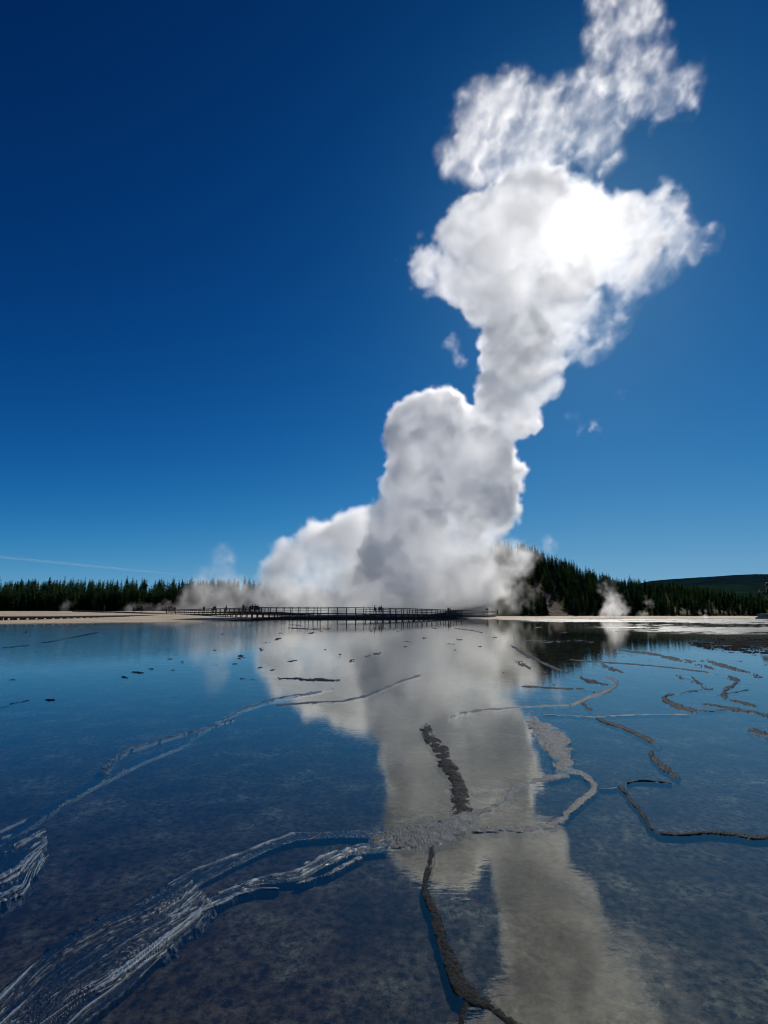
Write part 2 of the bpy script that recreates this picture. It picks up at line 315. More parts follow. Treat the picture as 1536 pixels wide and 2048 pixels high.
ridge([(935, 2000, 12), (926, 2025, 12), (920, 2060, 12)], .010, M_rimdark, 14, 'short black spur forking straight down off the long black ridge')
ridge([(1191, 1434, 8), (1204, 1443, 7), (1227, 1449, 8), (1251, 1457, 9), (1271, 1467, 10), (1297, 1479, 11), (1322, 1494, 11)], .035, M_rimdark, 15, 'straight slanting brown ridge upper right of the broad slab')
ridge([(1302, 1499, 8), (1303, 1514, 13), (1316, 1527, 14), (1334, 1540, 14), (1360, 1557, 12)], .03, M_rimdark, 16, 'stubby hooked ridge right of the slanting brown one')
ridge([(1236, 1568, 9), (1248, 1582, 11), (1261, 1600, 11), (1277, 1618, 12), (1292, 1639, 11), (1297, 1653, 10), (1313, 1664, 10), (1339, 1668, 8), (1370, 1668, 8), (1422, 1664, 8), (1461, 1668, 8), (1508, 1675, 10), (1560, 1674, 10)], .022, M_rimdark, 17, 'long thin ridge bending from grey to black and running off the right edge')
ridge([(1198, 1577, 3), (1215, 1577, 3), (1234, 1575, 3)], .006, M_rim, 18, 'tiny thread joining the pool loop to the ridge that runs off right')
ridge([(1352, 1388, 5), (1332, 1390, 5), (1325, 1398, 10), (1344, 1408, 12), (1362, 1416, 14), (1396, 1423, 9)], .04, M_rimdark, 19, 'hook-shaped ridge with a fat dark lower arm, mid right')
ridge([(1457, 1399, 7), (1480, 1405, 8), (1516, 1414, 10)], .04, M_rimdark, 20, 'short glinting bar near the right edge, upper of the stacked bars')
ridge([(1402, 1407, 5), (1443, 1413, 5), (1462, 1418, 7), (1508, 1424, 8), (1550, 1438, 16)], .035, M_rimdark, 21, 'long kinked dark bar under the glinting one')
ridge([(1494, 1460, 9), (1511, 1465, 16), (1550, 1476, 20)], .045, M_rimdark, 22, 'fat black bar with a bright lower lip cut by the right edge')
ridge([(1345, 1349, 10), (1358, 1351, 10), (1366, 1359, 5), (1385, 1364, 6), (1400, 1367, 7), (1416, 1380, 8)], .04, M_rimdark, 23, 'knotted ridge trailing a thin tail, mid right')
ridge([(1383, 1352, 3), (1392, 1362, 5), (1405, 1370, 5)], .03, M_rimdark, 24, 'small forked twig of sinter beside the knotted ridge')
ridge([(1478, 1356, 12), (1468, 1372, 6), (1450, 1378, 10), (1447, 1388, 16), (1455, 1398, 8)], .03, M_rimdark, 25, 'crumbled patch leading down to the glinting bar')
ridge([(1200, 1328, 8), (1212, 1334, 11), (1226, 1338, 12), (1250, 1344, 7)], .05, M_rimdark, 26, 'isolated cigar-shaped brown ridge')
ridge([(1158, 1355, 6), (1177, 1361, 10), (1196, 1366, 8), (1222, 1370, 6)], .045, M_rimdark, 27, 'lens-shaped ridge at the left tip of the branching one')
ridge([(1206, 1353, 5), (1225, 1358, 9), (1236, 1364, 9), (1228, 1376, 9), (1205, 1386, 9), (1180, 1393, 9), (1162, 1403, 9), (1140, 1410, 9)], .03, M_rim, 28, 'branching grey ridge curling down and left, mid right')
ridge([(1162, 1405, 8), (1172, 1413, 9), (1184, 1420, 9)], .04, M_rimdark, 29, 'little dark foot under the branching grey ridge')
ridge([(1150, 1377, 5), (1170, 1380, 6), (1192, 1385, 6)], .04, M_rimdark, 30, 'thin brown sliver inside the bend of the branching ridge')
ridge([(1235, 1300, 4), (1290, 1306, 5), (1325, 1312, 6), (1357, 1320, 7), (1393, 1325, 7)], .05, M_rimdark, 31, 'long low ridge stretching away right towards the flats')
ridge([(1388, 1328, 7), (1408, 1333, 8), (1430, 1337, 6)], .05, M_rimdark, 32, 'short dark end piece at the right tip of the long low ridge')
ridge([(1412, 1319, 6), (1425, 1325, 10), (1450, 1332, 10), (1474, 1340, 8), (1502, 1346, 5)], .05, M_rimdark, 33, 'tapering brown ridge above the scattered clumps, far right')
ridge([(1188, 1307, 4), (1210, 1308, 9), (1240, 1309, 9), (1270, 1310, 4)], .04, M_rimdark, 34, 'flat reddish-brown islet shaped like a lens below the tree reflection')
ridge([(1455, 1354, 12), (1468, 1358, 12), (1480, 1364, 8)], .04, M_rimdark, 35, 'ragged clump right of the small forked twig')
ridge([(1506, 1350, 8), (1516, 1353, 9), (1526, 1354, 4)], .04, M_rimdark, 36, 'round dark clump nearest the right edge')
ridge([(553, 1356, 5), (600, 1358, 6), (640, 1360, 6), (682, 1361, 5)], .05, M_rimdark, 37, 'straight black bar lying across the left edge of the steam reflection')
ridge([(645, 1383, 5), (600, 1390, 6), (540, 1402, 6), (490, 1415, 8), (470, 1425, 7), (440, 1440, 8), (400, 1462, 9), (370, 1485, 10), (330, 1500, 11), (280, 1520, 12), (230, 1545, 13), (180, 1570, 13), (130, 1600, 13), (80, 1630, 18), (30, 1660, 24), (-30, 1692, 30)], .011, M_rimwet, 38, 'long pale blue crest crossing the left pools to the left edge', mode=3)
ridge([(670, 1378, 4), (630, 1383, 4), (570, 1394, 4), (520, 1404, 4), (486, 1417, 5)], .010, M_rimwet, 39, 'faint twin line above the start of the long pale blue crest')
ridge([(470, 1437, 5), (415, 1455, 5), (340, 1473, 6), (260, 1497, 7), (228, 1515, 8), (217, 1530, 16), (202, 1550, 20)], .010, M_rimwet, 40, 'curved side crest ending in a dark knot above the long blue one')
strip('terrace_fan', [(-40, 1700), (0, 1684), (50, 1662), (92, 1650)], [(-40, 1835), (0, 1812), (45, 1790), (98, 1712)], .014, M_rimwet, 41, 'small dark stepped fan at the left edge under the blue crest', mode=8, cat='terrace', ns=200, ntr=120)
ridge([(845, 1350, 5), (808, 1360, 6), (780, 1372, 6), (740, 1390, 6), (690, 1402, 5), (620, 1405, 4), (550, 1411, 4)], .018, M_rim, 42, 'thin grey line arching across the left of the reflection')
ridge([(1140, 1410, 6), (1080, 1412, 4), (1020, 1416, 4), (960, 1420, 5), (915, 1428, 6), (893, 1438, 8)], .018, M_rim, 43, 'thin grey line across the reflection above the two big ridges')
ridge([(1020, 1290, 4), (1045, 1305, 8), (1052, 1310, 9), (1075, 1320, 5), (1105, 1335, 6), (1138, 1347, 5)], .035, M_rimdark, 45, 'broken string of lumps across the hill reflection')
ridge([(1028, 1322, 6), (1045, 1328, 10), (1062, 1337, 6)], .04, M_rimdark, 46, 'dark lump under the broken string in the hill reflection')
ridge([(1085, 1429, 3), (1140, 1431, 3), (1191, 1434, 3), (1260, 1430, 3), (1330, 1428, 3), (1380, 1430, 3)], .012, M_rim, 47, 'dotted hairline running level through the tip of the slanting brown ridge')
strip('mud_bank', [(1375, 1284), (1440, 1278), (1500, 1277), (1640, 1276)], [(1378, 1290), (1430, 1303), (1500, 1309), (1640, 1312)], .12, M_bank, 48, 'dark smooth mud bank at the right edge below the glittering flats', cat='mud bank')
rnd = random.Random(11)
for i, (p, lab) in enumerate([([(1136, 1319, 3), (1200, 1324, 3), (1313, 1332, 4)], 'faint level rim above the cigar-shaped ridge'),
          ([(1358, 1387, 4), (1390, 1381, 4), (1428, 1378, 4)], 'thin dark rim from the hook-shaped ridge towards the crumbled patch'),
          ([(1396, 1422, 4), (1430, 1421, 4), (1456, 1418, 5)], 'thin dark rim joining the hook-shaped ridge to the kinked bar'),
          ([(1252, 1567, 1.6), (1280, 1561, 2), (1310, 1563, 1.6), (1345, 1567, 1.6)], 'faint curved rim below the stubby hooked ridge'),
          ([(1040, 1372, 4), (1100, 1376, 4), (1150, 1378, 4)], 'thin rim left of the brown sliver'),
          ([(1098, 1362, 8), (1110, 1368, 5), (1100, 1374, 4)], 'tiny hooked knob left of the lens-shaped ridge'),
          ([(1430, 1391, 3), (1475, 1384, 3), (1500, 1378, 3)], 'hairline rim right of the crumbled patch'),
          ([(1040, 1280, 3), (1100, 1284, 5), (1160, 1280, 4), (1190, 1285, 4)], 'pale looping rim in the far hill reflection'),
          ([(1290, 1330, 3), (1350, 1336, 3), (1420, 1345, 3)], 'dashed rim below the long low ridge'),
          ([(0, 1418, 6), (25, 1408, 5), (60, 1400, 3)], 'short dark rim at the far left edge')]):
    ridge(p, .03, M_rimdark, 170 + i, lab)
clumps = [(25, 1360, 18, 3), (100, 1400, 20, 3), (365, 1325, 8, 4), (300, 1338, 14, 4), (345, 1340, 12, 3), (470, 1328, 10, 3), (545, 1340, 10, 3), (650, 1300, 6, 3), (742, 1262, 10, 2), (990, 1275, 12, 3), (1075, 1255, 18, 2), (1130, 1265, 20, 2), (1240, 1262, 22, 2), (1300, 1320, 12, 4), (1480, 1322, 12, 3), (1530, 1330, 10, 3), (1405, 1322, 8, 3), (1435, 1350, 10, 3), (1090, 1345, 10, 3), (1010, 1345, 12, 3), (622, 1266, 14, 5), (556, 1278, 14, 5), (535, 1286, 12, 6), (523, 1298, 12, 8), (482, 1314, 18, 9), (704, 1322, 12, 8), (755, 1307, 16, 6), (813, 1284, 18, 5), (810, 1294, 12, 6),
          (900, 1288, 20, 4), (911, 1300, 8, 8), (848, 1277, 10, 4), (920, 1279, 14, 4), (680, 1311, 6, 8), (560, 1266, 12, 3), (105, 1282, 22, 4), (50, 1264, 10, 2), (250, 1355, 14, 5), (275, 1345, 26, 4), (430, 1330, 12, 4),
          (520, 1335, 10, 3), (585, 1322, 20, 3), (735, 1313, 12, 3), (800, 1262, 14, 2), (870, 1257, 12, 2), (960, 1293, 10, 3), (1010, 1262, 16, 2), (340, 1318, 10, 3), (640, 1262, 10, 2), (590, 1250, 30, 2), (430, 1300, 8, 3), (445, 1268, 12, 2)]
for i, (px, py, wd, ht) in enumerate(clumps):
    a = rnd.uniform(-.3, .2)
    ridge([(px - wd / 2, py - wd * a / 3, ht * .5), (px, py, ht), (px + wd / 2, py + wd * a / 3, ht * .5)], .05, M_rimdark, 100 + i,
          'small dark sinter clump poking out of the far still water', name='sinter_clump', group='small sinter clumps scattered over the far water', cat='sinter clump')
for i, (p, lab) in enumerate([([(572, 1256, 2.5), (620, 1258, 2.5), (667, 1258, 2.5)], 'level dark streak near the far shore under the boardwalk, left of centre'),
          ([(905, 1257, 2.5), (940, 1260, 2.5), (968, 1266, 2.5)], 'slanting dark streak in the far water below the rail end'),
          ([(0, 1297, 3), (60, 1290, 3), (105, 1283, 3), (200, 1264, 3)], 'thin broken line crossing the far left water'),
          ([(480, 1357, 3), (500, 1358, 4), (515, 1360, 3)], 'short dash left of the straight black bar')]):
    ridge(p, .02, M_rimdark, 150 + i, lab)

# glittering run-off flats on the right
xs = np.linspace(8, 110, 420); ys = np.r_[np.linspace(34, 60, 200), np.linspace(60.2, 105, 180)]
X, Y = np.meshgrid(xs, ys)
u = X / Y
lim = interp(u, [(.0, 97), (.2, 92), (.28, 74), (.36, 58), (.5, 46), (.65, 36), (1.2, 33)])
k = np.clip((Y - lim) / 9, -1, 1.)
st = 1 - np.abs(2 * fbm(X * .14, Y * .7, 31, 5, .62) - 1)
Z = .03 * k - .054 + (st - .68) * .14 + (fbm(X * 1.2, Y * 1.6, 33, 3) - .5) * .07
Z += (fbm(X * .045, Y * .16, 37, 3) - .55) * .16
Z -= .10 * np.clip(1 - np.hypot((X - 28) / 16, (Y - 66) / 7), 0, 1)
Z = np.minimum(Z, .10); Z = np.where(k < -.9, -.05, np.maximum(Z, -.05))
tag(mesh_obj('runoff_flats', np.stack([X, Y, Z], -1).reshape(-1, 3), grid_faces(len(xs), len(ys)), M_flat, smooth=True), kind='structure')

# ------------------------------------------------------------------ boardwalks
def boxes():
    return [], []
def add_box(B, c, sx, sy, sz, ang=0, tilt=0):
    V, Fc = B; n = len(V); ca, sa = math.cos(ang), math.sin(ang)
    for dx, dy, dz in ((-1, -1, -1), (1, -1, -1), (1, 1, -1), (-1, 1, -1), (-1, -1, 1), (1, -1, 1), (1, 1, 1), (-1, 1, 1)):
        x, y, z = dx * sx / 2, dy * sy / 2, dz * sz / 2 + dx * sx / 2 * tilt
        V.append((c[0] + x * ca - y * sa, c[1] + x * sa + y * ca, c[2] + z))
    Fc += [(n, n + 3, n + 2, n + 1), (n + 4, n + 5, n + 6, n + 7), (n, n + 1, n + 5, n + 4), (n + 1, n + 2, n + 6, n + 5), (n + 2, n + 3, n + 7, n + 6), (n + 3, n, n + 4, n + 7)]
def polyline3(P, step):
    P = [Vector(p) for p in P]; out = []; d = [0]
    for a, b in zip(P, P[1:]): d.append(d[-1] + (b - a).length)
    n = max(2, int(d[-1] / step) + 1)
    for s in np.linspace(0, d[-1], n):
        out.append(Vector([float(np.interp(s, d, [p[k] for p in P])) for k in range(3)]))
    return out
def boardwalk(name, P, label, rails, step=1.65, width=2.2, pile_every=1, sides=(-1, 1), mat=None, pile=.14):
    mat = mat or M_wood
    pts = polyline3(P, step); base = pts[0].copy(); base.z = float(ground_z(base.x, base.y))
    root = empty(name, base); tag(root, label, 'boardwalk')
    deck = boxes(); joist = boxes(); rl = {}
    loc = lambda v: v - base
    for i, (a, b) in enumerate(zip(pts, pts[1:])):
        m = loc((a + b) / 2); d = b - a; L = math.hypot(d.x, d.y); ang = math.atan2(d.y, d.x); tl = d.z / L
        nrm = Vector((-math.sin(ang), math.cos(ang), 0))
        npl = 9
        for j in range(npl):
            f = (j + .5) / npl - .5
            add_box(deck, m + Vector((d.x * f, d.y * f, d.z * f)), L / npl - .012, width, .05, ang, tl)
        for sd_ in (-1, 1):
            add_box(joist, m + nrm * sd_ * (width / 2 - .08) + Vector((0, 0, -.11)), L, .07, .14, ang, tl)
        if rails:
            for sd_ in sides:
                for q, (hz, th) in enumerate(((1.08, .10), (.80, .07), (.42, .07))):
                    add_box(rl.setdefault((sd_, q), boxes()), m + nrm * sd_ * (width / 2 - .03) + Vector((0, 0, hz)), L + .02, .10 if q == 0 else .045, th, ang, tl)
    mesh_obj('deck', *deck, mat, root); mesh_obj('joist', *joist, mat, root)
    for (sd_, q), B in rl.items(): mesh_obj('top_rail' if q == 0 else 'rail', *B, mat, root)
    npost = 0
    for i, p in enumerate(pts):
        a = pts[max(0, i - 1)]; b = pts[min(len(pts) - 1, i + 1)]; ang = math.atan2(b.y - a.y, b.x - a.x); nrm = Vector((-math.sin(ang), math.cos(ang), 0))
        for sd_ in (-1, 1):
            q = p + nrm * sd_ * (width / 2 - .04); gz = float(ground_z(q.x, q.y)) - .15
            if rails and sd_ in sides and npost < 100:
                B = boxes(); add_box(B, loc(q + nrm * sd_ * .09 + Vector((0, 0, .38))), .10, .10, 1.36, ang); mesh_obj('post', *B, mat, root); npost += 1
            if i % pile_every == 0:
                q2 = p + nrm * sd_ * (width / 2 - .3)
                B = boxes(); h = p.z - .20 - gz
                if h > .05 and not (name == 'near_boardwalk' and i == 0): 
                    add_box(B, loc(Vector((q2.x, q2.y, gz + h / 2))), pile, pile, h, ang); mesh_obj('piling', *B, M_wood, root)
        if i % pile_every == 0:
            B = boxes(); add_box(B, loc(p + Vector((0, 0, -.22))), .12, width + .1, .10, ang); mesh_obj('cross_beam', *B, mat, root)
    return root
def W(px, py, Y): return at(px, py, Y)[0]
mainP = [W(345, 1229.5, 126), W(400, 1228, 118), W(460, 1227.3, 110), W(540, 1226, 102), W(640, 1226, 98), (W(740, 1227.2, 99)), W(820, 1228.3, 106), W(873, 1229.6, 113), W(930, 1231, 119), W(985, 1231.8, 127)]
boardwalk('railed_boardwalk', mainP, 'long dark wooden boardwalk with railings in front of the big steam cloud', True, step=1.72)
leftP = [W(-160, 1233.2, 70), W(0, 1233, 78), W(120, 1232.5, 88), W(220, 1231, 100), W(300, 1230, 114), W(345, 1229.8, 125)]
boardwalk('low_boardwalk', leftP, 'low boardwalk without railing on short stilts across the beige flat', False, step=1.5, pile_every=1, pile=.34, width=1.8)
backP = [W(150, 1221.5, 165), W(230, 1223, 145), W(290, 1225, 132), W(343, 1227.6, 129)]
boardwalk('back_boardwalk', backP, 'far boardwalk without railing below the left treeline', False, step=2.4, pile_every=2, width=1.8)
rootr = boardwalk('near_boardwalk', [W(1533, 1228.5, 30), W(1680, 1228.5, 30)], 'pale plank boardwalk end at the right edge of the frame', False, step=1.6, mat=M_woodpale, width=1.6)
# signs
def sign(px, ptop, pbot, Y, label, wpx):
    b = W(px, pbot, Y); h = W(px, ptop, Y).z - b.z; r = empty('trail_sign', b); tag(r, label, 'sign')
    B = boxes(); add_box(B, (0, 0, h / 2), .09, .09, h); mesh_obj('post', *B, M_wood, r)
    B = boxes(); add_box(B, (0, -.08, h - .12), wpx * Y / F, .05, .32); mesh_obj('board', *B, M_wood, r)
sign(974.5, 1217.5, 1232, 125, 'small board sign on a post at the right end of the railing', 5)
sign(340, 1213.5, 1227, 127, 'board sign on a post where the left boardwalks meet', 7)

# ------------------------------------------------------------------ people
M_cloth = [simple('cloth_' + n, tuple(k * .7 for k in c), c, 30, .85) for n, c in (('navy', (.02, .025, .05)), ('black', (.014, .014, .016)), ('grey', (.06, .06, .065)), ('maroon', (.06, .018, .02)), ('brown', (.05, .035, .025)))]
M_skin = simple('skin', (.35, .21, .15), (.42, .27, .20), 20, .6)
M_hair = simple('hair', (.015, .01, .008), (.04, .028, .02), 60, .6)
M_pale = simple('pale_object', (.6, .6, .58), (.75, .75, .72), 30, .5)
def skin_mesh(name, pts, edges, rad, root=0, sub=1):
    me = bpy.data.meshes.new(name); me.from_pydata(pts, edges, []); ob = bpy.data.objects.new(name, me); S.collection.objects.link(ob)
    md = ob.modifiers.new('skin', 'SKIN'); md.use_smooth_shade = True
    for i, r_ in enumerate(rad):
        r_ = (r_, r_) if not isinstance(r_, tuple) else r_
        me.skin_vertices[0].data[i].radius = r_; me.skin_vertices[0].data[i].use_root = (i == root)
    ms_ = ob.modifiers.new('sub', 'SUBSURF'); ms_.levels = sub; ms_.render_levels = sub
    ev = ob.evaluated_get(C.evaluated_depsgraph_get()); out = bpy.data.meshes.new_from_object(ev)
    bpy.data.objects.remove(ob); bpy.data.meshes.remove(me); out.name = name
    return out
def person_meshes(pose, fingers=False):
    st = {'stand': 0, 'walk': .28, 'phone': .02, 'lean': .05}[pose]
    fl = .10 if pose in ('lean', 'phone') else .0
    P = [(0, 0, .95), (0, .01, 1.12), (0, 0, 1.32), (0, .0, 1.45), (0, .03, 1.53), (0, .05, 1.62), (0, .04, 1.70)]
    E = [(0, 1), (1, 2), (2, 3), (3, 4), (4, 5), (5, 6)]; Rd = [(.155, .11), (.135, .10), (.17, .11), (.10, .08), (.052, .052), (.078, .092), (.06, .075)]
    for s in (-1, 1):
        f = s * st
        n = len(P); P += [(s * .10, 0, .90), (s * .105, .03 + f * .6, .50), (s * .105, f - .03 + (-.10 if f < 0 else 0), .09), (s * .11, f + .12, .035)]
        E += [(0, n), (n, n + 1), (n + 1, n + 2), (n + 2, n + 3)]; Rd += [.088, .058, .040, (.04, .03)]
        n = len(P)
        if pose == 'phone' or (pose == 'lean' and s > 0):
            arm = [(s * .19, 0, 1.40), (s * .25, .03, 1.13), (s * .14, .27, 1.22), (s * .09, .36, 1.27)]
        else:
            arm = [(s * .19, 0, 1.40), (s * .25, -f * .5 - .03, 1.12), (s * .27, -f * .9 + .08, .88), (s * .27, -f * 1.0 + .12, .80)]
        P += arm; E += [(2, n), (n, n + 1), (n + 1, n + 2), (n + 2, n + 3)]; Rd += [.062, .046, .033, (.036, .024)]
        if fingers:
            h = Vector(arm[3]); d = (Vector(arm[3]) - Vector(arm[2])).normalized(); side = Vector((1, 0, 0))
            for q in range(4):
                k = len(P); o1 = side * (q - 1.5) * .021; P += [tuple(h + o1 + d * .05), tuple(h + o1 * 1.05 + d * (.085 if q in (1, 2) else .075) + Vector((0, 0, -.02)))]
                E += [(n + 3, k), (k, k + 1)]; Rd += [.010, .008]
            k = len(P); P += [tuple(h - side * s * .045 + d * .02)]; E += [(n + 3, k)]; Rd += [.011]
    body = skin_mesh('body', P, E, Rd)
    # nose and ears grown on the head as small bumps in the same mesh
    for v in body.vertices:
        z, y, x = v.co.z, v.co.y, v.co.x
        if 1.60 < z < 1.66 and abs(x) < .03 and y > .10: v.co.y += .022
        if 1.60 < z < 1.67 and abs(x) > .055 and abs(y - .04) < .03: v.co.x *= 1.15
    def sub(name, idx, grow):
        mp = {k: i for i, k in enumerate(idx)}
        return skin_mesh(name, [P[k] for k in idx], [(mp[a], mp[b]) for a, b in E if a in mp and b in mp],
                         [tuple(q + grow for q in (Rd[k] if isinstance(Rd[k], tuple) else (Rd[k], Rd[k]))) for k in idx])
    la = 7; ra = None
    nf = 9 if fingers else 0
    L1 = 7; A1 = 11; L2 = 15 + nf; A2 = 19 + nf
    jacket = sub('jacket', [0, 1, 2, 3, A1, A1 + 1, A1 + 2, A2, A2 + 1, A2 + 2], .018)
    trousers = sub('trousers', [0, L1, L1 + 1, L1 + 2, L2, L2 + 1, L2 + 2], .014)
    bm = bmesh.new(); bmesh.ops.create_icosphere(bm, subdivisions=3, radius=.107, matrix=Matrix.Translation((0, .025, 1.665)))
    for v in bm.verts:
        v.co.z = 1.665 + (v.co.z - 1.665) * 1.08
        if v.co.y > .10 and v.co.z < 1.70: v.co.y = .085
        if v.co.z < 1.60: v.co.z = 1.60 + (v.co.z - 1.60) * .4
    hair = bpy.data.meshes.new('hair'); bm.to_mesh(hair); bm.free()
    bm = bmesh.new(); bmesh.ops.create_cube(bm, size=1, matrix=Matrix.Translation((0, -.20, 1.25)) @ Matrix.Diagonal((.30, .17, .44, 1)))
    bmesh.ops.bevel(bm, geom=bm.edges[:], offset=.05, segments=3, affect='EDGES'); pack = bpy.data.meshes.new('backpack'); bm.to_mesh(pack); bm.free()
    for m_ in (body, jacket, trousers, hair, pack): m_.polygons.foreach_set('use_smooth', [True] * len(m_.polygons))
    body.materials.append(M_skin); hair.materials.append(M_hair)
    return dict(body=body, jacket=jacket, trousers=trousers, hair=hair, backpack=pack)
PM = {p: person_meshes(p) for p in ('stand', 'walk', 'phone', 'lean')}
PM['near'] = person_meshes('lean', True)
def person(px, pf, ph, Y, pose, face, jk, tr_, label, pack=False, group=None):
    b = W(px, pf, Y); h = W(px, ph, Y).z - b.z; s = h / 1.70
    r = empty('person', b, R(face)); r.scale = (s, s, s); tag(r, label, 'person', group)
    ms_ = PM[pose]
    for k in ('body', 'jacket', 'trousers', 'hair') + (('backpack',) if pack else ()):
        o = bpy.data.objects.new(k, ms_[k]); link(o, r)
        m_ = {'jacket': M_cloth[jk], 'trousers': M_cloth[tr_], 'backpack': M_cloth[(jk + 2) % 5]}.get(k)
        if m_:
            if not ms_[k].materials: ms_[k].materials.append(m_)
            o.material_slots[0].link = 'OBJECT'; o.material_slots[0].material = m_
    return r
def dk(px):       # deck pixel row and depth under a photo column on the railed boardwalk
    pts = [(345, 1229, 126), (400, 1227.6, 118), (460, 1226.8, 110), (540, 1225.5, 102), (640, 1225.6, 98), (740, 1226.8, 99), (820, 1227.8, 106), (873, 1229.1, 113), (930, 1230.4, 119), (985, 1231.3, 127)]
    return float(np.interp(px, [p[0] for p in pts], [p[1] for p in pts])), float(np.interp(px, [p[0] for p in pts], [p[2] for p in pts]))
for px, ph, pose, face, jk, tr_, pk, lab in [
    (349, 1212, 'walk', -80, 1, 0, 0, 'person in black at the left end of the railing by the board sign'),
    (408, 1212, 'lean', -95, 0, 1, 1, 'dark figure with a backpack, first of those along the railing from the left'),
    (426.5, 1211.5, 'walk', 70, 1, 0, 0, 'left figure of the close pair walking at the left part of the railing'),
    (430.5, 1210.5, 'stand', -60, 4, 1, 1, 'right figure of the close pair, with a backpack, left part of the railing'),
    (452, 1210.5, 'walk', -85, 1, 1, 0, 'lone walker in black between the pair and the group at the railing'),
    (486, 1208.5, 'phone', 40, 0, 1, 0, 'tall person holding up a camera at the left of the big group'),
    (491, 1214.5, 'stand', 80, 3, 0, 0, 'short child beside the tall person with the camera'),
    (500, 1210.5, 'stand', 10, 1, 0, 1, 'leftmost adult of the tight group, wearing a backpack'),
    (504.5, 1208.5, 'phone', -10, 0, 1, 0, 'tallest of the tight group at the railing, arms raised to the face'),
    (510, 1208.8, 'stand', 160, 2, 1, 0, 'person in grey in the middle of the tight group'),
    (513.5, 1209.5, 'lean', 30, 1, 1, 0, 'person leaning in near the right of the tight group'),
    (517, 1211, 'stand', -30, 4, 0, 0, 'rightmost person of the tight group'),
    (522.5, 1213, 'walk', -85, 3, 1, 0, 'shorter walker just right of the tight group'),
    (749.5, 1210.5, 'walk', -85, 1, 1, 0, 'striding person, left of the three at the middle of the railing'),
    (758.5, 1213, 'stand', 20, 2, 0, 0, 'smaller person in the middle of the three at the centre railing'),
    (762.5, 1211.5, 'lean', -60, 1, 1, 1, 'person with a bulky pack, right of the three at the centre railing'),
    (896.5, 1214, 'stand', 60, 1, 0, 1, 'taller one of two standing close together near the right railing'),
    (901, 1216, 'lean', 80, 0, 1, 0, 'shorter one of two standing close together near the right railing')]:
    pf, Y_ = dk(px); person(px, pf, ph, Y_, pose, face, jk, tr_, lab, bool(pk))
person(995, 1231.8, 1218.5, 130, 'walk', -80, 2, 1, 'person in a pale top walking off past the right end of the railing')
person(267, 1224, 1213, 136, 'walk', 90, 4, 1, 'brown-clad walker on the far boardwalk below the treeline, between two others')
person(283, 1224.6, 1210, 133, 'stand', 180, 1, 1, 'tall black figure on the far boardwalk in front of drifting steam')
person(333, 1227, 1212, 129, 'stand', 90, 1, 0, 'dark figure just left of the board sign where the boardwalks meet')
person(208, 1222.4, 1210.5, 150, 'stand', -30, 0, 0, 'person in navy farthest left on the far boardwalk')
pr = person(1544, 1226.6, 1168, 30, 'near', 60, 1, 1, 'close dark-clothed person cut off by the right edge, holding a pale item', True)
pr.scale = (pr.scale[0] * 1.25, pr.scale[1] * 1.15, pr.scale[2])
bm = bmesh.new(); bmesh.ops.create_cube(bm, size=1, matrix=Matrix.Translation((.10, .40, 1.29)) @ Matrix.Rotation(.4, 4, 'X') @ Matrix.Diagonal((.09, .02, .15, 1)))
bmesh.ops.bevel(bm, geom=bm.edges[:], offset=.006, segments=2, affect='EDGES')
me = bpy.data.meshes.new('handheld_phone'); bm.to_mesh(me); bm.free(); me.materials.append(M_pale)
ph_ = link(bpy.data.objects.new('handheld_phone', me)); ph_.matrix_world = Matrix.Translation(pr.location) @ Matrix.Rotation(R(60), 4, 'Z') @ Matrix.Diagonal((*pr.scale, 1))
tag(ph_, 'small pale phone held by the person at the right edge', 'phone')

# ------------------------------------------------------------------ conifers
def conifer(seed, lean=False, dead=False, wide=1.):
    r = random.Random(seed); V = []; Fc = []
    H = 1.0; n = 30 if not dead else 16
    nseg = 3
    for L in range(n):
        f = L / (n - 1); z = .03 + .96 * f
        rad = (.21 * (1 - f) ** .68 + .012) * wide * r.uniform(.65, 1.15) * (.45 if dead else 1)
        k = r.randint(5, 8) if f < .8 else 4
        a0 = r.uniform(0, 6.28)
        for j in range(k):
            if r.random() < .10: continue
            a = a0 + j * 6.283 / k + r.uniform(-.3, .3); rr = rad * r.uniform(.6, 1.2); dr = -.05 * r.uniform(.2, 1.3) * (1 - f)
            c, s = math.cos(a), math.sin(a); wd = rr * r.uniform(.22, .42) * (.35 if dead else 1)
            zt = z + r.uniform(-.012, .012)
            p0 = (c * .006, s * .006, zt + .022); p1 = (c * rr * .55 - s * wd, s * rr * .55 + c * wd, zt + dr * .4); p2 = (c * rr, s * rr, zt + dr + .004); p3 = (c * rr * .55 + s * wd, s * rr * .55 - c * wd, zt + dr * .4); p4 = (c * rr * .5, s * rr * .5, zt + dr * .3 + .018)
            m = len(V); V += [p0, p1, p2, p3, p4]; Fc += [(m, m + 1, m + 4), (m + 1, m + 2, m + 4), (m + 2, m + 3, m + 4), (m + 3, m, m + 4)]
    m = len(V); V += [(.004, 0, .97), (-.004, .003, .97), (0, -.004, .97), (0, 0, 1.02)]; Fc += [(m, m + 1, m + 3), (m + 1, m + 2, m + 3), (m + 2, m, m + 3)]
    T = []; TF = []
    for q in range(4):
        z = [-.05, .3, .65, .96][q]; ra = [.016, .011, .007, .003][q]
        for j in range(6): T.append((ra * math.cos(j * 1.047), ra * math.sin(j * 1.047), z))
    for q in range(3):
        for j in range(6): TF.append((q * 6 + j, q * 6 + (j + 1) % 6, q * 6 + 6 + (j + 1) % 6, q * 6 + 6 + j))
    return V, Fc, T, TF
CON = []
